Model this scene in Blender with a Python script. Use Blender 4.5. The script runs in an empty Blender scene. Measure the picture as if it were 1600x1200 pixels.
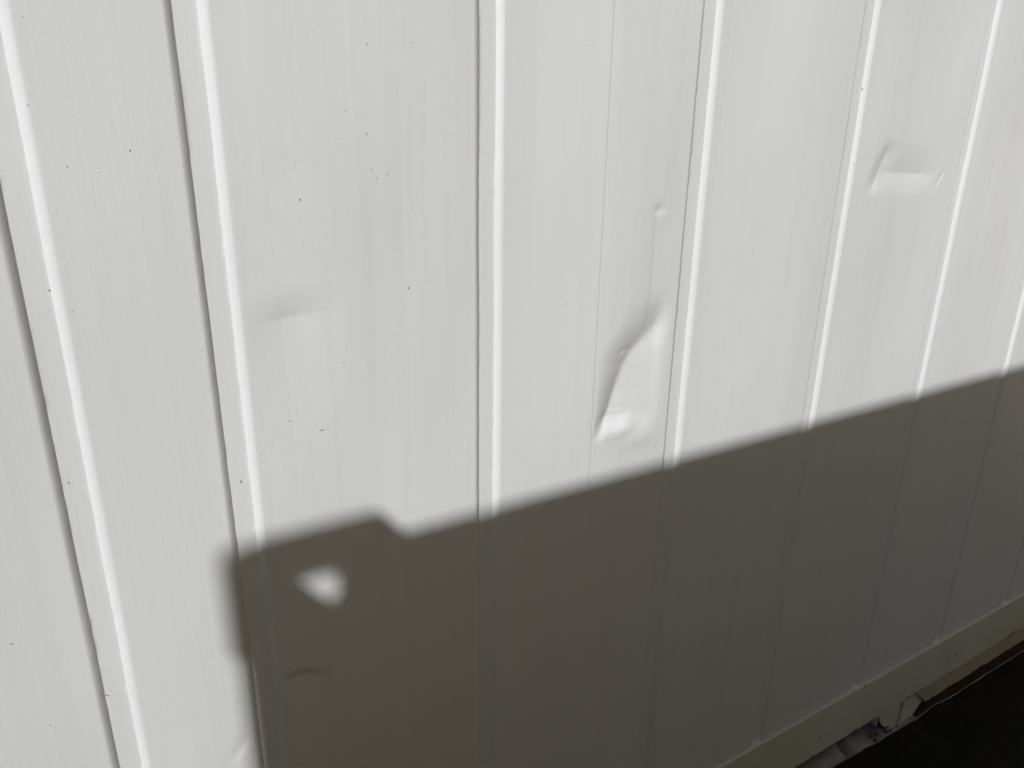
import bpy, bmesh, math, random
import numpy as np
from mathutils import Vector, Matrix, noise
R = math.radians
random.seed(7)
sc = bpy.context.scene
col = sc.collection

# ------------------------------------------------------------------ camera
D = 0.85                     # camera to wall plane (wall face is y = 0, x runs right along it)
CAMZ = 1.62
FPX = 1128.24                # focal length in photo pixels
YAW, PITCH, ROLL = 0.539582, 0.325188, -0.015329
cy, sy = math.cos(YAW), math.sin(YAW)
fwd = Vector((sy*math.cos(PITCH), cy*math.cos(PITCH), -math.sin(PITCH)))
rgt = Vector((cy, -sy, 0)); dwn = fwd.cross(rgt)
c_, s_ = math.cos(ROLL), math.sin(ROLL)
r2 = c_*rgt + s_*dwn; d2 = -s_*rgt + c_*dwn
cam_d = bpy.data.cameras.new('camera'); cam = bpy.data.objects.new('camera', cam_d); col.objects.link(cam)
m3 = Matrix((r2, -d2, -fwd)).transposed()
cam.matrix_world = Matrix.Translation((0, -D, CAMZ)) @ m3.to_4x4()
cam_d.sensor_fit = 'HORIZONTAL'; cam_d.sensor_width = 36; cam_d.lens = FPX/1600*36
cam_d.clip_start = 0.02; cam_d.clip_end = 2000
sc.camera = cam

def at(px, py):
    """wall-plane point (x, z) under a photo pixel"""
    v = ((px-800)/FPX)*r2 + ((py-600)/FPX)*d2 + fwd
    return v.x/v.y*D, CAMZ + v.z/v.y*D

# ------------------------------------------------------------------ light
EL, AZ = R(40), R(43)
trav = Vector((math.cos(EL)*math.sin(AZ), math.cos(EL)*math.cos(AZ), -math.sin(EL)))
w = bpy.data.worlds.new('World'); sc.world = w; w.use_nodes = True
nt = w.node_tree
bg = nt.nodes['Background']; sky = nt.nodes.new('ShaderNodeTexSky')
sky.sky_type = 'NISHITA'; sky.sun_disc = False; sky.sun_elevation = EL
sky.sun_rotation = math.atan2(-trav.x, -trav.y)
sky.dust_density = 2.0
nt.links.new(sky.outputs[0], bg.inputs[0]); bg.inputs[1].default_value = 0.05
sd = bpy.data.lights.new('sun', 'SUN'); sd.energy = 3.88; sd.angle = R(0.53); sd.color = (1.0, 1.0, 0.995)
sun = bpy.data.objects.new('sun', sd); col.objects.link(sun)
sun.rotation_euler = trav.to_track_quat('-Z', 'Y').to_euler()
sun.location = (-4, -6, 8)
sc.view_settings.view_transform = 'Standard'; sc.view_settings.look = 'None'
sc.view_settings.gamma = 1; sc.view_settings.use_curve_mapping = False
sc.view_settings.exposure = 0.0

# ------------------------------------------------------------------ materials
class NT:
    def __init__(s, name):
        s.m = bpy.data.materials.new(name); s.m.use_nodes = True
        s.t = s.m.node_tree; s.b = s.t.nodes['Principled BSDF']
        s.tc = s.t.nodes.new('ShaderNodeTexCoord')
    def n(s, typ, **k):
        nd = s.t.nodes.new(typ)
        for a, v in k.items(): setattr(nd, a, v)
        return nd
    def l(s, a, b): s.t.links.new(a, b)
    def mapping(s, scale, loc=(0, 0, 0)):
        mp = s.n('ShaderNodeMapping'); mp.inputs['Scale'].default_value = scale; mp.inputs['Location'].default_value = loc
        g = s.n('ShaderNodeNewGeometry')
        s.l(g.outputs['Position'], mp.inputs['Vector']); return mp.outputs[0]
    def noise(s, vec, scale=1, detail=3, rough=.5):
        nn = s.n('ShaderNodeTexNoise'); nn.inputs['Scale'].default_value = scale
        nn.inputs['Detail'].default_value = detail; nn.inputs['Roughness'].default_value = rough
        s.l(vec, nn.inputs['Vector']); return nn.outputs['Fac']
    def ramp(s, fac, stops):
        r = s.n('ShaderNodeValToRGB'); e = r.color_ramp.elements
        while len(e) < len(stops): e.new(.5)
        for el, (p, c) in zip(e, stops):
            el.position = p; el.color = (c, c, c, 1) if not hasattr(c, '__len__') else (*c, 1)
        s.l(fac, r.inputs[0]); return r.outputs[0]
    def mix(s, fac, a, b, mode='MIX'):
        x = s.n('ShaderNodeMix', data_type='RGBA', blend_type=mode)
        if isinstance(fac, (int, float)): x.inputs[0].default_value = fac
        else: s.l(fac, x.inputs[0])
        for i, v in ((6, a), (7, b)):
            if hasattr(v, '__len__'): x.inputs[i].default_value = (*v, 1)
            else: s.l(v, x.inputs[i])
        return x.outputs[2]
    def math(s, op, a, b=0.0):
        x = s.n('ShaderNodeMath', operation=op)
        for i, v in ((0, a), (1, b)):
            if isinstance(v, (int, float)): x.inputs[i].default_value = v
            else: s.l(v, x.inputs[i])
        return x.outputs[0]
    def bump(s, h, dist, strength=1.0, prev=None):
        b = s.n('ShaderNodeBump'); b.inputs['Distance'].default_value = dist; b.inputs['Strength'].default_value = strength
        s.l(h, b.inputs['Height'])
        if prev is not None: s.l(prev, b.inputs['Normal'])
        return b.outputs[0]

def painted(name, base, rough=.45, grime=(.36, .30, .20), low=0.0):
    k = NT(name)
    # big soft tone patches, roller streaks running up the sheet
    p1 = k.noise(k.mapping((1.1, 1.1, .7)), 1.6, 2)
    streak = k.noise(k.mapping((55, 55, .9)), 1, 4, .6)
    streak2 = k.noise(k.mapping((17, 17, .5), (3, 1, 7)), 1, 3, .55)
    c = k.mix(k.ramp(p1, [(.3, 0), (.7, 1)]), tuple(x*.975 for x in base), tuple(min(1, x*1.01) for x in base))
    c = k.mix(k.math('MULTIPLY', k.ramp(streak, [(.50, 0), (.78, 1)]), .11), c, tuple(x*.6 for x in base))
    c = k.mix(k.math('MULTIPLY', k.ramp(streak2, [(.48, 0), (.75, 1)]), .06), c, (base[0]*.8, base[1]*.76, base[2]*.66))
    # specks of dirt, sparse
    def specks(scale, thr, loc):
        v = k.n('ShaderNodeTexVoronoi', feature='F1'); v.inputs['Scale'].default_value = scale; v.inputs['Randomness'].default_value = 1
        k.l(k.mapping((1, 1, .9), loc), v.inputs['Vector'])
        near = k.ramp(v.outputs['Distance'], [(0.0, 1), (thr, .9), (thr*1.5, 0)])
        sel = k.n('ShaderNodeSeparateColor'); k.l(v.outputs['Color'], sel.inputs[0])
        on = k.ramp(sel.outputs[0], [(.80, 0), (.84, 1)])
        return k.math('MULTIPLY', near, on), sel.outputs[1]
    s1, a1 = specks(31, .022, (.3, .2, .1)); s2, a2 = specks(80, .042, (1, 4, 2)); 
    patch = k.ramp(k.noise(k.mapping((3, 3, 2.2), (5, 5, 5)), 1, 3), [(.46, 0), (.62, 1)])
    c = k.mix(k.math('MULTIPLY', k.math('MULTIPLY', s1, a1), .38), c, (.12, .10, .075))
    c = k.mix(k.math('MULTIPLY', k.math('MULTIPLY', k.math('MULTIPLY', s2, a2), patch), .45), c, (.16, .14, .11))
    if low:
        g = k.n('ShaderNodeNewGeometry'); sp = k.n('ShaderNodeSeparateXYZ'); k.l(g.outputs['Position'], sp.inputs[0])
        hz = k.math('MULTIPLY', k.math('SUBTRACT', low, sp.outputs[2]), 1/low)
        dust = k.math('MULTIPLY', k.ramp(hz, [(0.0, 0), (1.0, 1)]), k.ramp(k.noise(k.mapping((5, 5, 3)), 1, 4, .6), [(.33, .15), (.68, .95)]))
        c = k.mix(k.math('MULTIPLY', dust, .75), c, grime)
        # rust creeping up from the lower edge of the rail
        re = k.math('ADD', k.math('MULTIPLY', k.math('SUBTRACT', .1415, sp.outputs[2]), 55), k.math('MULTIPLY', k.math('SUBTRACT', k.noise(k.mapping((16, 16, 26), (3, 3, 1)), 1, 6, .7), .5), 3.0))
        c = k.mix(k.ramp(re, [(.15, 0), (.6, .85)]), c, (.14, .075, .035))
    k.l(c, k.b.inputs['Base Color'])
    k.b.inputs['Roughness'].default_value = rough
    k.b.inputs['Specular IOR Level'].default_value = .5
    # relief: slight oil-canning, streaks in the paint film, nibs, orange peel
    oil = k.noise(k.mapping((3.2, 3.2, 1.3), (2, 0, 4)), 1, 1.5, .4)
    nrm = k.bump(oil, .022)
    nrm = k.bump(streak, .00035, 1, nrm)
    v = k.n('ShaderNodeTexVoronoi', feature='F1'); v.inputs['Scale'].default_value = 75
    k.l(k.mapping((1, 1, 1), (9, 3, 2)), v.inputs['Vector'])
    sel = k.n('ShaderNodeSeparateColor'); k.l(v.outputs['Color'], sel.inputs[0])
    nib = k.math('MULTIPLY', k.ramp(v.outputs['Distance'], [(0, 1), (.16, 0)]), k.ramp(sel.outputs[2], [(.8, 0), (.85, 1)]))
    nib = k.math('MULTIPLY', nib, k.ramp(k.noise(k.mapping((4, 4, 2.5), (1, 8, 3)), 1, 3), [(.5, 0), (.62, 1)]))
    nrm = k.bump(nib, .0003, 1, nrm)
    peel = k.noise(k.mapping((1, 1, 1)), 420, 2)
    nrm = k.bump(peel, .00009, 1, nrm)
    k.l(nrm, k.b.inputs['Normal'])
    return k.m

WHITE = (.731, .743, .755)
M_wall = painted('white_paint', WHITE, .55, low=.0)
M_brk = painted('bracket_paint', (.60, .585, .50), .5)
M_rail = painted('white_rail_paint', (.68, .675, .60), .5, grime=(.40, .37, .27), low=.36)
M_tan = painted('tan_paint', (.47, .395, .235), .5)
M_ochre = painted('ochre_paint', (.40, .28, .10), .5)
M_brown = painted('brown_paint', (.10, .05, .03), .5)
M_tanr = painted('tan_rail_paint', (.46, .39, .23), .5)

k = NT('rusty_sill'); 
g = k.n('ShaderNodeNewGeometry'); sp = k.n('ShaderNodeSeparateXYZ'); k.l(g.outputs['Position'], sp.inputs[0])
edge = k.math('ADD', k.math('MULTIPLY', k.math('SUBTRACT', .067, sp.outputs[2]), 60), k.math('MULTIPLY', k.math('SUBTRACT', k.noise(k.mapping((18, 18, 30)), 1, 5, .65), .5), 2.8))
k.l(k.mix(k.ramp(edge, [(.0, 0), (.5, 1)]), k.mix(k.noise(k.mapping((9, 9, 9)), 1, 4), (.38, .35, .26), (.46, .43, .34)), (.11, .055, .025)), k.b.inputs['Base Color'])
k.b.inputs['Roughness'].default_value = .7
k.l(k.bump(k.noise(k.mapping((60, 60, 60)), 1, 4), .002), k.b.inputs['Normal']); M_sill = k.m

k = NT('black_film')
k.l(k.mix(k.ramp(k.noise(k.mapping((6, 6, 6)), 1, 5, .6), [(.4, 0), (.8, 1)]), (.008, .009, .008), (.016, .016, .014)), k.b.inputs['Base Color'])
k.b.inputs['Roughness'].default_value = .75; k.b.inputs['Specular IOR Level'].default_value = .12
k.l(k.bump(k.noise(k.mapping((25, 25, 25)), 1, 4), .004), k.b.inputs['Normal']); M_black = k.m

k = NT('pale_film')
k.l(k.mix(k.ramp(k.noise(k.mapping((14, 20, 20)), 1, 5, .6), [(.45, 0), (.75, 1)]), (.28, .28, .30), (.13, .11, .09)), k.b.inputs['Base Color'])
k.b.inputs['Roughness'].default_value = .5
k.l(k.bump(k.noise(k.mapping((22, 22, 22)), 1, 3), .006), k.b.inputs['Normal']); M_pale = k.m

k = NT('soil'); k.l(k.mix(k.noise(k.mapping((40, 40, 40)), 1, 5), (.045, .03, .016), (.10, .07, .04)), k.b.inputs['Base Color']); k.b.inputs['Roughness'].default_value = .95
k.l(k.bump(k.noise(k.mapping((70, 70, 70)), 1, 5), .006), k.b.inputs['Normal']); M_soil = k.m
k = NT('asphalt_yard'); 
k.l(k.mix(k.noise(k.mapping((60, 60, 60)), 1, 6, .7), (.035, .034, .032), (.075, .070, .062)), k.b.inputs['Base Color']); k.b.inputs['Roughness'].default_value = .95
k.l(k.bump(k.noise(k.mapping((90, 90, 90)), 1, 5), .01), k.b.inputs['Normal']); M_yard = k.m
k = NT('speck'); k.l(k.mix(k.noise(k.mapping((300, 300, 300)), 1, 2), (.08, .065, .05), (.30, .27, .21)), k.b.inputs['Base Color']); k.b.inputs['Roughness'].default_value = .9; M_speck = k.m
k = NT('grit'); k.l(k.mix(k.noise(k.mapping((50, 50, 50)), 1, 2), (.05, .045, .03), (.12, .105, .08)), k.b.inputs['Base Color']); k.b.inputs['Roughness'].default_value = .9; M_grit = k.m

# ------------------------------------------------------------------ mesh helpers
def link(name, me, mat, parent=None, loc=None):
    o = bpy.data.objects.new(name, me); col.objects.link(o)
    if mat is not None and not me.materials: me.materials.append(mat)
    if parent is not None: o.parent = parent
    if loc is not None: o.location = loc
    return o
def from_bm(name, bm, mat, parent=None, smooth=False, bevel=0, loc=None):
    if bevel: bmesh.ops.bevel(bm, geom=[e for e in bm.edges if len(e.link_faces) == 2 and e.calc_face_angle(0) > .6], offset=bevel, segments=2, affect='EDGES', profile=.5, clamp_overlap=True)
    bmesh.ops.recalc_face_normals(bm, faces=bm.faces)
    me = bpy.data.meshes.new(name); bm.to_mesh(me); bm.free()
    if smooth: me.polygons.foreach_set('use_smooth', [True]*len(me.polygons))
    return link(name, me, mat, parent, loc)
def box(bm, x0, x1, y0, y1, z0, z1):
    v = [bm.verts.new((x, y, z)) for x in (x0, x1) for y in (y0, y1) for z in (z0, z1)]
    for f in ((0, 1, 3, 2), (4, 6, 7, 5), (0, 4, 5, 1), (2, 3, 7, 6), (0, 2, 6, 4), (1, 5, 7, 3)): bm.faces.new([v[i] for i in f])
def prism(bm, pts, a, b, axis='y'):
    """polygon in (x,z) extruded along y"""
    lo = [bm.verts.new((x, a, z)) for x, z in pts]; hi = [bm.verts.new((x, b, z)) for x, z in pts]
    bm.faces.new(lo); bm.faces.new(hi[::-1]); n = len(pts)
    for i in range(n): bm.faces.new((lo[i], lo[(i+1) % n], hi[(i+1) % n], hi[i]))
def grid_mesh(name, xs, zs, Y):
    nx, nz = len(xs), len(zs)
    X, Z = np.meshgrid(xs, zs)
    co = np.stack([X, Y(X, Z), Z], -1).reshape(-1, 3)
    i = np.arange(nx*nz).reshape(nz, nx)
    q = np.stack([i[:-1, :-1], i[:-1, 1:], i[1:, 1:], i[1:, :-1]], -1).reshape(-1, 4)
    me = bpy.data.meshes.new(name)
    me.vertices.add(len(co)); me.vertices.foreach_set('co', co.ravel())
    me.loops.add(q.size); me.loops.foreach_set('vertex_index', q.ravel())
    me.polygons.add(len(q)); me.polygons.foreach_set('loop_start', np.arange(len(q))*4); me.polygons.foreach_set('loop_total', np.full(len(q), 4))
    me.update(); me.validate()
    me.polygons.foreach_set('use_smooth', [True]*len(q))
    return me
def smooth(t): t = np.clip(t, 0, 1); return t*t*(3-2*t)

# ------------------------------------------------------------------ dents in the wall face (world x, z -> push-in depth)
def polyx(z, pts):
    pts = sorted(pts, key=lambda p: p[1]); return np.interp(z, [p[1] for p in pts], [p[0] for p in pts])
def bumpwin(z, a, b, fa, fb):
    return smooth((z-(a-fa))/fa)*smooth(((b+fb)-z)/fb)
def wob(x, z, s=1.0):
    return .5*np.sin(31*s*x+17*z+1.3)+.3*np.sin(57*s*z-23*x+.4)+.2*np.sin(97*x+71*s*z)
CREASE = [at(*p) for p in [(1062, 462), (1045, 487), (1028, 508), (1010, 528), (994, 548), (982, 568), (973, 592), (965, 616), (957, 640), (948, 661), (940, 682)]]
KNUCK = at(980, 558)
def dent(x, z):
    h = np.zeros_like(x)
    # deep crescent dent beside the third groove
    xc = polyx(z, CREASE) 
    s = x - xc
    wl = np.interp(z, [1.18, 1.22, 1.27, 1.32, 1.37], [.020, .032, .045, .062, .074]); wr = np.maximum(.070, .812-xc)
    rr = np.interp(z, [1.2, 1.28, 1.32, 1.36], [.0030, .0050, .0120, .0260])
    q = np.sqrt(s*s+rr*rr)-rr
    L = np.where(s < 0, np.clip(1-q/wl, 0, 1)**1.5, np.clip(1-q/wr, 0, 1)**1.15)
    dep = np.interp(z, [1.17, 1.20, 1.24, 1.28, 1.31, 1.34, 1.36, 1.38, 1.40], [.0085, .0104, .0116, .0110, .0098, .0074, .0050, .0020, 0])
    h += dep*L*smooth((z-1.161-.0035*np.sin(x*130)-.0025*np.sin(x*61+1))/.040)*(1+.022*wob(x, z, 1.4))*smooth((.810-x)/.035)
    h -= .0019*np.exp(-((x-.712)/.022)**2-((z-1.174)/.012)**2)           # pushed-up lip below it
    h -= .0013*np.exp(-((x-.760)/.035)**2-((z-1.150)/.016)**2)
    h += .0004*np.exp(-((x-.712)/.022)**2-((z-1.211)/.0035)**2) + .0003*np.exp(-((x-.70)/.02)**2-((z-1.199)/.003)**2)
    kx, kz = KNUCK; rk = np.hypot((x-kx)/1.0, z-kz)                      # small arc where the crease turns
    h += .0005*np.exp(-((rk-.012)/.0022)**2)*smooth((z-kz)/.006)
    # faint crease running up from it, small knock
    h += .0007*smooth((x-.752)/.010)*smooth((.806-x)/.04)*bumpwin(z, 1.37, 1.49, .05, .05)
    h += .0013*np.exp(-((x-.766)/.010)**2-((z-1.524)/.007)**2)
    # fold dent in the fifth panel
    zc = 1.574 - .03*(x-1.30)
    win = smooth((x-1.278)/.070)*smooth((1.498-x)/.085)
    t = z-zc
    h += .0040*win*np.where(t > 0, np.clip(1-t/.060, 0, 1)**1.6, np.clip(1+t/.042, 0, 1)**1.5)
    xl = 1.283 + (z-1.551)*.42; s = x-xl
    h += .0034*np.where(s < 0, np.clip(1+s/.030, 0, 1)**1.5, np.clip(1-s/.05, 0, 1)**1.5)*bumpwin(z, 1.566, 1.595, .040, .045)
    xr = 1.488 + (z-1.556)*.65; s = x-xr
    h += .0010*np.where(s < 0, np.clip(1+s/.0035, 0, 1), np.clip(1-s/.012, 0, 1))*bumpwin(z, 1.554, 1.570, .012, .012)
    # soft fold in the second panel
    zc = 1.412 + .010*np.sin((x-.15)*14); t = z-zc; win = smooth((x-.145)/.06)*smooth((.275-x)/.080)
    h += .0026*win*np.where(t > 0, np.clip(1-t/.036, 0, 1)**1.7, np.clip(1+t/.20, 0, 1)**1.3)
    # thin crease above, scuffed fold low down in the shade
    t = z-1.587; h += .0007*smooth((x-.185)/.012)*smooth((.232-x)/.012)*np.where(t > 0, np.clip(1-t/.006, 0, 1), np.clip(1+t/.03, 0, 1))
    zc = .912 - 9.0*(x-.168)**2 ; t = z-zc; win = smooth((x-.150)/.014)*smooth((.230-x)/.03)
    h += .0034*win*(.55+.45*np.sin(58*(x-.152)))*np.where(t > 0, np.clip(1-t/.013, 0, 1)**1.6, np.clip(1+t/.07, 0, 1)**1.5)
    # crumple at the foot of the first wide panel
    zc = .818 + .9*(x-.075) - 9*(x-.08)**2; t = z-zc; win = smooth((x-.050)/.025)*smooth((.104-x)/.012)
    h += .0010*win*(.7+.5*np.sin(x*160))*np.where(t > 0, np.clip(1-t/.030, 0, 1)**1.5, np.clip(1+t/.016, 0, 1))
    # welded sheet joint: a step thinner than a coin
    h += .00055*smooth((x-.6590)/.0022) * (x < .81) * smooth((.80-x)/.12) + .0005*np.exp(-((x-.6592)/.0012)**2)
    return h

# ------------------------------------------------------------------ container builder
GL, GW, GD, GF = .0095, .0108, .0056, .0235          # groove: flank width, depth, flat width
def flank(t): return GD*np.clip(t, 0, 1)**1.75
def groove_y(s):
    """depth across a groove, s measured from its left lip"""
    return np.where(s < GL, flank(s/GL), np.where(s < GL+GF, GD, flank((GL+GW+GF-s)/GW)))
GTOT = GL+GW+GF
gs = np.unique(np.concatenate([np.linspace(0, GL, 11), [GL-.0003, GL+.0005, GL+.004, GL+GF/2, GL+GF-.004, GL+GF-.0005, GL+GF+.0004], np.linspace(GL+GF, GTOT, 13)]))
def oblong(cx, cz, w, h, r=None, n=10):
    r = r or min(w, h)/2; pts = []
    for i in range(4*n):
        a = 2*math.pi*(i+.5)/(4*n); x, z = r*math.cos(a), r*math.sin(a)
        x += math.copysign(max(w/2-r, 0), x); z += math.copysign(max(h/2-r, 0), z)
        pts.append((cx+x, cz+z))
    return pts
def holed_plate(bm, fx, u0, u1, v0, v1, hole, t0, t1, rc=0.0):
    """rectangular plate with an oblong hole; fx(u,v,t) -> xyz"""
    inner = oblong(*hole); n = len(inner)
    cu, cv = hole[0], hole[1]; outer = []
    for u, v in inner:
        a = math.atan2(v-cv, u-cu); du, dv = math.cos(a), math.sin(a); ts = []
        if du > 1e-6: ts.append((u1-cu)/du)
        if du < -1e-6: ts.append((u0-cu)/du)
        if dv > 1e-6: ts.append((v1-cv)/dv)
        if dv < -1e-6: ts.append((v0-cv)/dv)
        t = min(ts); outer.append((cu+du*t, cv+dv*t))
    for c in ((u0, v0), (u1, v0), (u0, v1), (u1, v1)):       # snap nearest ring point to each corner
        j = min(range(n), key=lambda i: (outer[i][0]-c[0])**2+(outer[i][1]-c[1])**2); outer[j] = c
    if rc:                                                    # round the corner at (u0, v1)
        for i, (u, v) in enumerate(outer):
            if u < u0+rc and v > v1-rc:
                a, b = u-(u0+rc), v-(v1-rc); q = rc/math.hypot(a, b); outer[i] = (u0+rc+a*q, v1-rc+b*q)
    rings = [[bm.verts.new(fx(u, v, t)) for u, v in ring] for ring in (inner, outer) for t in (t0, t1)]
    i0, i1, o0, o1 = rings
    for i in range(n):
        j = (i+1) % n
        bm.faces.new((i0[i], i0[j], o0[j], o0[i])); bm.faces.new((i1[i], o1[i], o1[j], i1[j]))
        bm.faces.new((i0[i], i1[i], i1[j], i0[j])); bm.faces.new((o0[i], o0[j], o1[j], o1[i]))
CL, CW = .206, .162
def casting(parent, mat, x, y, z, sx, sy, h, top):
    """hollow corner fitting; x,y,z its outer corner, sx,sy the directions inward"""
    bm = bmesh.new(); t = .006; e = .0004; rc = .022 if top else 0.0
    X = lambda u: x+sx*u
    Yf = lambda v: y+sy*v
    hc = .090 if top else h/2
    zc = z-hc if top else z+hc
    zlo, zhi = (z-h, z) if top else (z, z+h)
    # outer side face, end face, top (or bottom) face carry holes
    holed_plate(bm, lambda u, v, q: (X(u), Yf(q), v), 0, CL, zlo, zhi, (.119, zc, .053, .070), 0, t, rc)
    holed_plate(bm, lambda u, v, q: (X(q), Yf(u), v), t+e, CW, zlo, zhi-rc, (.089, zc, .051, .070), 0, t)
    zt = zhi if top else zlo; dz = -1 if top else 1
    holed_plate(bm, lambda u, v, q: (X(u), Yf(v), zt+dz*q), max(t+e, rc), CL, t+e, CW, (.101, .063+.0335, .134, .067, .012), 0, t)
    if rc:                                                    # rounded shoulder between end face and top
        arc = [(rc-rc*math.cos(a), zhi-rc+rc*math.sin(a)) for a in np.linspace(0, math.pi/2, 9)]
        arc += [(rc-(rc-t)*math.cos(a), zhi-rc+(rc-t)*math.sin(a)) for a in np.linspace(math.pi/2, 0, 9)]
        prism(bm, [(X(u), v) for u, v in arc], Yf(t+e), Yf(CW))
    zb = zlo if top else zhi
    box(bm, *sorted((X(t+e), X(CL))), *sorted((Yf(t+e), Yf(CW))), *sorted((zb, zb-dz*t)))
    box(bm, *sorted((X(CL-t), X(CL))), *sorted((Yf(t+e), Yf(CW))), zlo+t+e, zhi-t-e)
    box(bm, *sorted((X(t+e), X(CL-t-e))), *sorted((Yf(CW-t), Yf(CW))), zlo+t+e, zhi-t-e)
    return from_bm('corner_casting', bm, mat, parent)

def container(name, label, loc, rotz, L, H, grooves, Mw, Mr, z_rail0, z_rail1, dents=None, group=None):
    """local frame: x along the long side, front face y = 0, body towards +y"""
    W = 2.438
    root = bpy.data.objects.new(name, None); col.objects.link(root); root.location = loc; root.rotation_euler = (0, 0, rotz)
    root['label'] = label; root['category'] = 'shipping container'
    if group: root['group'] = group
    x0w, x1w = CL+.001, L-CL-.001; zb, zt = z_rail1-.012, H-.043-.055
    # front side: one mesh per flat panel and per groove
    gl = [g for g in sorted(grooves) if x0w+.03 < g < x1w-GTOT-.03]
    xb = [x0w]
    for g in gl: xb += [g, g+GTOT]
    xb.append(x1w)
    zcoarse = np.linspace(zb, zt, 12)
    cache = {}
    for i in range(len(xb)-1):
        a, b = xb[i], xb[i+1]
        if i % 2:
            vi = (i//2) % 3 if dents else 0                           # three cuts of the same groove, edges slightly wandering
            if ('g', vi) not in cache:
                zz = np.linspace(zb, zt, 420) if dents else zcoarse
                jig = np.array([noise.noise(Vector((0, vi*9.1, z_*55)))*.00045+noise.noise(Vector((3, vi*5.7, z_*9)))*.0005 for z_ in zz])
                cache['g', vi] = grid_mesh('groove', gs, zz, lambda X, Z: groove_y(X+np.interp(Z, zz, jig)*smooth(X/.006)*smooth((GTOT-X)/.006)))
            o = link('groove', cache['g', vi], Mw, root, (a, 0, 0))
        else:
            off = loc[0]
            zf = np.arange(zb, zt+.001, .012)
            fine = False
            if dents:
                XX, ZZ = np.meshgrid(np.linspace(a+off, b+off, 160), np.linspace(zb, zt, 700))
                hh = np.abs(dents(XX, ZZ)); fine = hh.max() > .0002
            if fine:
                xs = np.linspace(a, b, int((b-a)/.0024))
                sj = .6592-off
                if a < sj < b: xs = np.unique(np.concatenate([xs, sj+np.linspace(-.004, .004, 17)]))
                rows = np.linspace(zb, zt, 700)[hh.max(1) > .0009]
                z0, z1 = rows.min()-.03, rows.max()+.03
                zs = np.unique(np.clip(np.concatenate([np.linspace(zb, z0, 40), np.arange(z0, z1, .0026), np.linspace(z1, zt, 60)]), zb, zt))
                me = grid_mesh('panel', xs, zs, lambda X, Z: dents(X+off, Z))
                o = link('panel', me, Mw, root)
                mid = (a+b)/2+off
                if .5 < mid < .8: o['label'] = 'panel with a deep crescent dent and a thin vertical weld line'
                elif 1.2 < mid < 1.5: o['label'] = 'panel with a short horizontal fold pressed into it'
                elif .15 < mid < .45: o['label'] = 'panel with a soft shallow fold and a scuffed crease below'
            else:
                key = round(b-a, 3)
                if key not in cache: cache[key] = grid_mesh('panel', np.linspace(0, b-a, 6), zcoarse, lambda X, Z: X*0)
                o = link('panel', cache[key], Mw, root, (a, 0, 0))
    # the other sides, roof and floor
    bm = bmesh.new(); prof = []
    xg = x0w
    while xg < x1w-.3: prof += [(xg, W), (xg+.2, W), (xg+.22, W-.03), (xg+.27, W-.03)]; xg += .29
    prof.append((x1w, W))
    lo = [bm.verts.new((x, y, zb)) for x, y in prof]; hi = [bm.verts.new((x, y, zt)) for x, y in prof]
    for i in range(len(prof)-1): bm.faces.new((lo[i], lo[i+1], hi[i+1], hi[i]))
    from_bm('back_wall', bm, Mw, root)
    for xe, s in ((.03, 1), (L-.03, -1)):
        bm = bmesh.new(); prof = []; yg = CW+.002
        while yg < W-.45: prof += [(xe, yg), (xe, yg+.18), (xe+s*.03, yg+.2), (xe+s*.03, yg+.26)]; yg += .28
        prof.append((xe, W-CW-.002))
        lo = [bm.verts.new((x, y, zb)) for x, y in prof]; hi = [bm.verts.new((x, y, zt)) for x, y in prof]
        for i in range(len(prof)-1): bm.faces.new((lo[i], lo[i+1], hi[i+1], hi[i]))
        from_bm('end_wall', bm, Mw, root)
    bm = bmesh.new(); box(bm, CL+.003, L-CL-.003, .03, W-.03, H-.075, H-.055); box(bm, .05, CL+.002, CW+.003, W-CW-.003, H-.075, H-.056); box(bm, L-CL-.002, L-.05, CW+.003, W-CW-.003, H-.075, H-.056); from_bm('roof', bm, Mw, root)
    bm = bmesh.new(); box(bm, .03, L-.03, .20, W-.05, z_rail0+.005, z_rail1-.02); from_bm('floor_frame', bm, Mr, root)
    # rails
    P = .007
    for y0, y1 in ((-P, .055), (W-.055, W+P)):
        bm = bmesh.new(); box(bm, CL-.02, L-CL+.02, y0, y1, z_rail0, z_rail1); rail = from_bm('bottom_rail', bm, Mr, root, bevel=.004)
        bm = bmesh.new(); box(bm, CL-.004, L-CL+.004, y0+P+.0015 if y0 < 1 else y0, y1 if y0 < 1 else y1-P, H-.043-.06, H-.043); tr = from_bm('top_rail', bm, Mr, root, bevel=.003)
        if y0 < 1: front_rail = rail
        ya, yb = (.0015, .05) if y0 < 1 else (W-.05, W)
        for xx, s in ((CL, 1), (L-CL, -1)):
            bm = bmesh.new(); prism(bm, [(xx-s*.003, H-.044), (xx-s*.003, H-.003), (xx+s*.006, H-.004), (xx+s*.024, H-.044)], ya, yb); from_bm('gusset', bm, Mr, root)
    for xe in ((.012, .07), (L-.07, L-.012)):
        bm = bmesh.new(); box(bm, *xe, CW-.02, W-CW+.02, z_rail0, z_rail1); from_bm('end_rail', bm, Mr, root, bevel=.004)
        bm = bmesh.new(); box(bm, *xe, CW-.004, W-CW+.004, H-.105, H-.043); from_bm('end_rail', bm, Mr, root, bevel=.004)
    hB, hT = .165, .160
    for x, sx in ((0, 1), (L, -1)):
        for y, s2 in ((0, 1), (W, -1)):
            casting(root, Mr, x, y, H, sx, s2, hT, True)
            casting(root, Mr, x, y, .002, sx, s2, hB, False)
            bm = bmesh.new()
            box(bm, *sorted((x+sx*.006, x+sx*(CL+.004))), *sorted((y+s2*.003, y+s2*.12)), hB+.001, H-hT-.001)
            from_bm('corner_post', bm, Mr, root, bevel=.006)
    return root, front_rail, gl

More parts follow.
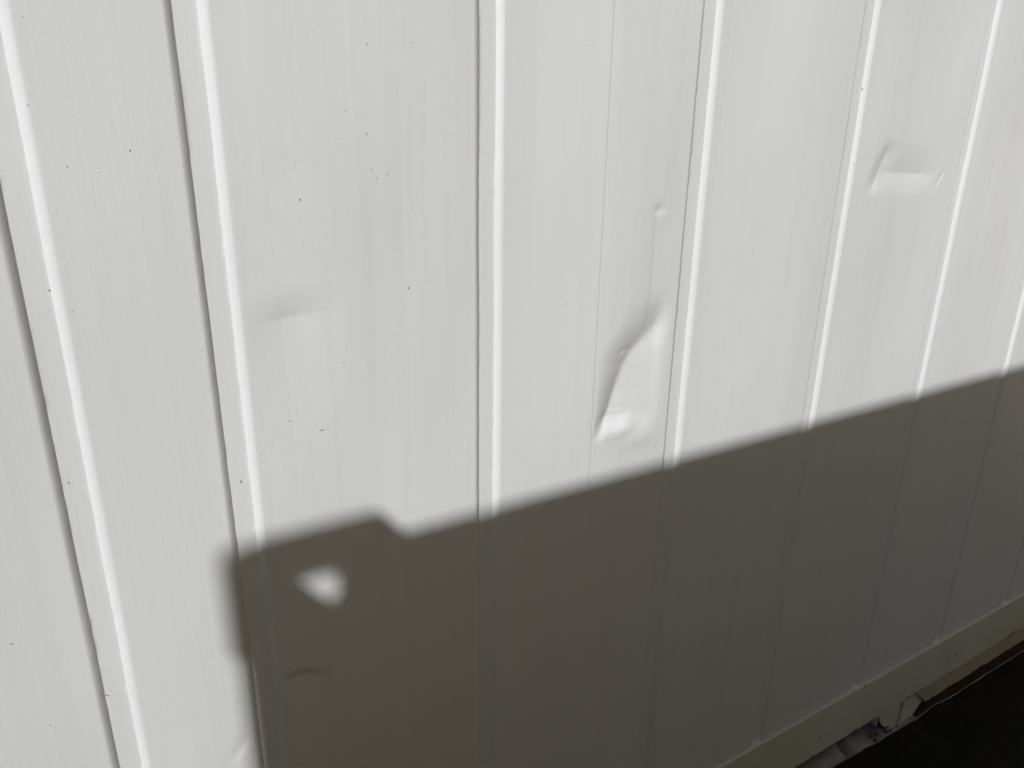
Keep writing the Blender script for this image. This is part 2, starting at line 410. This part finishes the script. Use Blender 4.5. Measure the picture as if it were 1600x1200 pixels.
# ------------------------------------------------------------------ the setting
bm = bmesh.new(); bmesh.ops.create_grid(bm, x_segments=4, y_segments=4, size=600)
o = from_bm('ground', bm, M_yard); o['kind'] = 'structure'

# ------------------------------------------------------------------ white container (the wall in the photo)
XL, LEN = -1.60, 6.058
app = [-.0546, .1136, .4550, .8195, 1.1798, 1.5473, 1.9150]
foot = [x*(D+GD)/D for x in app]                                  # groove-bottom corner, corrected for its depth
foot = [foot[0]-.366*i for i in (3, 2, 1)] + foot + [foot[-1]+.366*i for i in range(1, 7)]
white, rail, gl = container('shipping_container', 'white steel shipping container with narrow vertical grooves, dented and half in shadow',
    (XL, 0, 0), 0, LEN, 2.72, [f-GL-XL for f in foot], M_wall, M_rail, .134, .2805, dent)

# weld patches that close the foot of each groove, under the front rail
pm = None
for g in gl:
    if pm is None:
        bm = bmesh.new(); x0, x1 = -.012, GTOT-.010
        ring = []
        for i in range(9):
            t = i/8; x = x0+(x1-x0)*t; hgt = .0075*math.sin(math.pi*min(1, max(0, t)))**.7+.002
            ring.append((bm.verts.new((x, -.0062, .2806)), bm.verts.new((x, -.004, .2806+hgt*.55)), bm.verts.new((x, .0085, .2806+hgt))))
        for a, b in zip(ring, ring[1:]):
            bm.faces.new((a[0], b[0], b[1], a[1])); bm.faces.new((a[1], b[1], b[2], a[2]))
        o = from_bm('weld_patch', bm, M_rail, rail, smooth=True, loc=(g, 0, 0)); pm = o.data
    else: link('weld_patch', pm, M_rail, rail, (g, 0, 0))
# weld bead along the rail's top edge
bm = bmesh.new(); prev = None; n = 700
for i in range(n+1):
    x = CL+(LEN-2*CL)*i/n; r = .0028+.0009*noise.noise(Vector((x*40, 0, 0))); yy = -.0022+.0008*noise.noise(Vector((x*25, 5, 0)))
    ring = [bm.verts.new((x, yy+r*math.cos(a), .2806+r*.9*math.sin(a))) for a in (math.pi, math.pi*.75, math.pi*.5, math.pi*.25, 0)]
    if prev:
        for j in range(4): bm.faces.new((prev[j], prev[j+1], ring[j+1], ring[j]))
    prev = ring
from_bm('weld_bead', bm, M_rail, rail, smooth=True)

# sill plate and foot bracket below the rail
bm = bmesh.new()
def lx(x): return x-XL
pts = [(lx(1.880), .1336), (lx(1.955), .062)]
top, bot = [], []
nn = 90
for i in range(nn+1):
    x = 1.955+(4.2-1.955)*i/nn; bot.append((lx(x), .061+.0022*noise.noise(Vector((x*14, 2, 1)))))
prism(bm, [(lx(1.880), .1336)]+bot+[(lx(4.2), .1336)], .000, .008)
o = from_bm('sill_plate', bm, M_sill, white); o['label'] = 'strip below the bottom rail with a rusty lower edge'
bm = bmesh.new()
prism(bm, [(lx(1.728), .1335), (lx(1.735), .098), (lx(1.752), .066), (lx(1.800), .022), (lx(1.815), .012), (lx(1.905), .014), (lx(1.955), .0615), (lx(1.905), .1335)], .0095, .0155)
box(bm, lx(1.726), lx(1.7335), .012, .10, .07, .1335)
box(bm, lx(1.838), lx(1.846), .0030, .0092, .018, .1335)
br = from_bm('foot_bracket', bm, M_brk, white, bevel=.0012)

# specks of dirt, scratches and flies stuck to the paint
bm = bmesh.new()
def blob(px, py, w, h, ang=0.0, proud=.0009, base=0.0):
    x, z = at(px, py); base = float(dent(np.array(x), np.array(z)))+base
    if base < -.5: return
    n = 8; ca, sa = math.cos(ang), math.sin(ang); w *= .8; h *= .8
    rim = []
    for i in range(n):
        a = 2*math.pi*i/n; u = w*math.cos(a)*random.uniform(.75, 1.2); v = h*math.sin(a)*random.uniform(.75, 1.2)
        rim.append(bm.verts.new((lx(x+u*ca-v*sa), base-.0002, z+u*sa+v*ca)))
    c = bm.verts.new((lx(x), base-proud, z))
    for i in range(n): bm.faces.new((c, rim[i], rim[(i+1) % n]))
GB = GD-.0002
for a in [(1335, 257, .0016, .0034, .5, .0022, .0025), (1338, 261, .0030, .0011, .4, .0018, .002), (1350, 138, .0024, .0010, .2, .0016, .003), (638, 450, .0013, .0021, .5), (378, 755, .0008, .0026, .05, .001, GB),
          (107, 757, .0013, .0009, -.5, .001, GB), (748, 90, .0011, .0011, 0, .001, .004), (166, 1090, .0010, .0012, 0, .001, .004), (503, 672, .0046, .0005, .16), (453, 658, .0030, .0003, 0),
          (203, 235, .0010, .0010), (105, 260, .0008, .0008), (573, 69, .0009, .0009), (573, 209, .0009, .0010), (469, 312, .0010, .0016), (77, 455, .0011, .0011, 0, .001, GB), (113, 487, .0008, .0007), (1108, 456, .0008, .0016), (1443, 553, .0005, .0006),
          (228, 1183, .0009, .0009, 0, .001, .004), (78, 1133, .0009, .0009), (18, 1006, .0030, .0006), (606, 267, .0006, .0006), (658, 149, .0008, .0008), (885, 474, .0012, .0007), (838, 690, .0009, .0007), (817, 603, .0007, .0007), (560, 575, .0006, .0006),
          (773, 1058, .0016, .0009, .3, .001, .004), (1185, 821, .0010, .0009), (650, 517, .0008, .0008), (700, 386, .0008, .0008), (625, 389, .0007, .0007), (580, 265, .0009, .0009), (588, 278, .0009, .0008), (605, 273, .0008, .0010), (540, 173, .0008, .0008), (645, 67, .0008, .0008)]:
    blob(*a)
for i in range(60):
    blob(random.uniform(0, 1600), random.triangular(0, 1000, 250), random.uniform(.0003, .00065), random.uniform(.0003, .0007)) if random.random() < .8 else None
o = from_bm('dirt_specks', bm, M_speck, white); o['kind'] = 'stuff'
# rust chips on the bottom rail
bm = bmesh.new()
for px, py, w_, h_ in [(1490, 1022, .010, .005), (1478, 1028, .006, .007), (1484, 1032, .004, .003), (1277, 1148, .0035, .006), (1432, 1057, .002, .002), (1347, 1069, .002, .003)]:
    x, z = at(px, py); n = 9
    rim = [bm.verts.new((lx(x+w_*random.uniform(.5, 1.1)*math.cos(2*math.pi*i/n)), -.0073, z+h_*random.uniform(.5, 1.1)*math.sin(2*math.pi*i/n))) for i in range(n)]
    c = bm.verts.new((lx(x), -.0081, z))
    for i in range(n): bm.faces.new((c, rim[i], rim[(i+1) % n]))
o = from_bm('rust_chip', bm, M_speck, rail); o['kind'] = 'stuff'

# paint nibs and runs, raised in the same white paint
bm = bmesh.new()
def nib(px, py, r, hgt=.0008, sz=1.0):
    r *= .72; hgt *= .6
    x, z = at(px, py); b = float(dent(np.array(x), np.array(z)))
    rings = []
    for q, f in ((1, .0), (.65, .7)):
        rings.append([bm.verts.new((lx(x+r*q*math.cos(2*math.pi*i/8)), b+.0001-hgt*f, z+r*sz*q*math.sin(2*math.pi*i/8))) for i in range(8)])
    c = bm.verts.new((lx(x), b-hgt, z))
    for i in range(8):
        j = (i+1) % 8; bm.faces.new((rings[0][i], rings[0][j], rings[1][j], rings[1][i])); bm.faces.new((rings[1][i], rings[1][j], c))
for a in [(928, 63, .0024), (924, 68, .0022), (899, 81, .0020), (901, 114, .0014), (879, 245, .0017), (853, 278, .0013, .0008, 1.6), (853, 288, .0014), (860, 299, .0012), (624, 516, .0016), (636, 516, .0022), (645, 517, .001), (603, 468, .0015), (613, 466, .001),
          (678, 735, .0016), (685, 732, .0014, .0007), (692, 732, .0012, .0007), (699, 734, .0016), (676, 740, .001), (202, 171, .001), (153, 268, .0017), (485, 190, .0016), (487, 196, .001), (490, 47, .0019), (545, 28, .0015), (534, 253, .0012), (900, 700, .0012),
          (942, 717, .0014), (886, 640, .0011), (1000, 717, .0016), (1013, 715, .0011), (1043, 81, .0011), (253, 842, .0016), (270, 849, .0014), (77, 1131, .0016)]: nib(*a)
for i in range(14): nib(random.uniform(380, 1000), random.uniform(0, 780), random.uniform(.0004, .0009), .0004)
o = from_bm('paint_nibs', bm, M_wall, white, smooth=True); o['kind'] = 'stuff'

# ------------------------------------------------------------------ the container opposite, whose corner throws the shadow
GAP = 1.55
cx = .090 - GAP*math.tan(AZ)                                       # its left end
drop = GAP*math.tan(EL)/math.cos(AZ)
Hc = 1.138+drop
L2 = 2.991
container('shipping_container', 'short tan steel shipping container standing opposite the white one, its corner throwing the shadow',
    (cx+L2, -GAP, 0), math.pi, L2, Hc, [.30+.366*i for i in range(8)], M_tan, M_tanr, .134, .2805)
# two unseen additions for the light: left darkens that side, right bounces warm light
container('shipping_container', 'unseen rust brown steel shipping container added to block light from the left end of the passage',
    (-2.55, -3.2, 0), math.pi/2, LEN, 2.59, [.42+.366*i for i in range(15)], M_brown, M_brown, .134, .2805)
container('shipping_container', 'unseen sunlit ochre steel shipping container added to bounce warm light from the right end of the passage',
    (4.62, 1.9, 0), -math.pi/2, LEN, 2.90, [.42+.366*i for i in range(15)], M_ochre, M_ochre, .134, .2805)

# ------------------------------------------------------------------ black ground sheet with its pale edge turned up
line = [(-1.5, .03), (1.30, .040), (1.513, .041), (1.56, .040), (1.615, .038), (1.70, .030), (1.789, .026), (1.900, .019), (1.95, .024), (2.008, .029), (2.05, .024), (2.088, .017), (2.25, .019), (2.547, .016), (4.2, .014)]
xs = np.linspace(-.9, 4.2, 520)
ez = np.interp(xs, [p[0] for p in line], [p[1] for p in line]) + .0012*np.sin(xs*61)+.0009*np.sin(xs*143+1)
ey = np.interp(xs, [-.9, 1.5, 1.62, 1.8, 4.2], [-.004, -.003, -.004, -.003, -.003])
root = bpy.data.objects.new('ground_sheet', None); col.objects.link(root); root.location = (0, 0, 0)
root['label'] = 'black plastic ground sheet along the foot of the white container, pale edge turned up'; root['category'] = 'plastic sheet'
ys = np.concatenate([np.linspace(-1.33, -.12, 60), np.linspace(-.11, 0, 14)])
bm = bmesh.new(); rows = []
for j, y in enumerate(ys):
    row = []
    for i, x in enumerate(xs):
        e = max(0, 1+y/.10)**2.2
        z = .006+.004*(noise.noise(Vector((x*4, y*4, 0)))+.5*noise.noise(Vector((x*11, y*11, 3))))+ (ez[i]-.006)*min(1, e)
        if j == len(ys)-1: z = ez[i]
        row.append(bm.verts.new((x, y+ (ey[i] if y > -.05 else 0), max(.002, z))))
    rows.append(row)
for a, b in zip(rows, rows[1:]):
    for i in range(len(xs)-1): bm.faces.new((a[i], a[i+1], b[i+1], b[i]))
from_bm('black_face', bm, M_black, root, smooth=True)
# turned-back pale underside, lying under the rail
bm = bmesh.new(); rows = []
for j in range(9):
    t = j/8; row = []
    for i, x in enumerate(xs):
        if x > 1.93: break
        y = ey[i]+.0005+.16*t
        z = ez[i]+.0004 + (.018*math.sin(min(t*4, 1)*math.pi/2)*(1 if x < 1.72 else .2)) + .006*noise.noise(Vector((x*9, y*14, 7)))*min(1, t*6)
        z -= .016*math.exp(-((x-1.590-.35*(y))/.010)**2)*min(1, t*8)
        row.append(bm.verts.new((x, y, z)))
    rows.append(row)
for a, b in zip(rows, rows[1:]):
    for i in range(len(a)-1): bm.faces.new((a[i], a[i+1], b[i+1], b[i]))
o = from_bm('turned_edge', bm, M_pale, root, smooth=True); o['label'] = 'pale grey underside folded back under the rail'
# pale hem: the thickness of the folded film
bm = bmesh.new(); prev = None
for i, x in enumerate(xs):
    r = .0016+.0004*math.sin(x*37)
    ring = [bm.verts.new((x, ey[i]-.0005+r*math.cos(a), ez[i]+.0006+r*math.sin(a))) for a in [k*math.pi/3 for k in range(6)]]
    if prev:
        for j in range(6): bm.faces.new((prev[j], ring[j], ring[(j+1) % 6], prev[(j+1) % 6]))
    prev = ring
o = from_bm('hem', bm, M_pale, root, smooth=True); o['label'] = 'thin pale hem of the sheet'
# soil under the container, and grit on the sheet
bm = bmesh.new(); rows = []
for y in np.linspace(.006, .30, 12):
    rows.append([bm.verts.new((x, y, .004+.004*noise.noise(Vector((x*30, y*30, 1)))+.010*min(1, y*8))) for x in np.linspace(1.94, 4.2, 200)])
for a, b in zip(rows, rows[1:]):
    for i in range(199): bm.faces.new((a[i], a[i+1], b[i+1], b[i]))
o = from_bm('soil', bm, M_soil, smooth=True); o['kind'] = 'stuff'; o['label'] = 'brown soil under the edge of the container'
bm = bmesh.new()
for i in range(150):
    x = random.uniform(1.2, 3.6); y = -random.random()**1.6*.8-.09; r = random.choice([.0006, .0008, .001, .0014])
    s = bmesh.ops.create_icosphere(bm, subdivisions=1, radius=r, matrix=Matrix.Translation((x, y, .009)))
    for v in s['verts']: v.co += Vector((random.uniform(-1, 1), random.uniform(-1, 1), random.uniform(-1, 1)))*r*.35
# a few leaves of torn paint and crumbs by the foot bracket
for i in range(16):
    x = random.uniform(1.70, 1.80); y = random.uniform(-.002, .02); r = random.uniform(.002, .005)
    s = bmesh.ops.create_icosphere(bm, subdivisions=1, radius=r, matrix=Matrix.Translation((x, y, .034+random.uniform(-.004, .01))))
    for v in s['verts']: v.co += Vector((random.uniform(-1, 1), random.uniform(-1, 1), random.uniform(-1, 1)))*r*.5
o = from_bm('grit', bm, M_grit); o['kind'] = 'stuff'; o['label'] = 'pale grit and crumbs scattered on the black sheet'
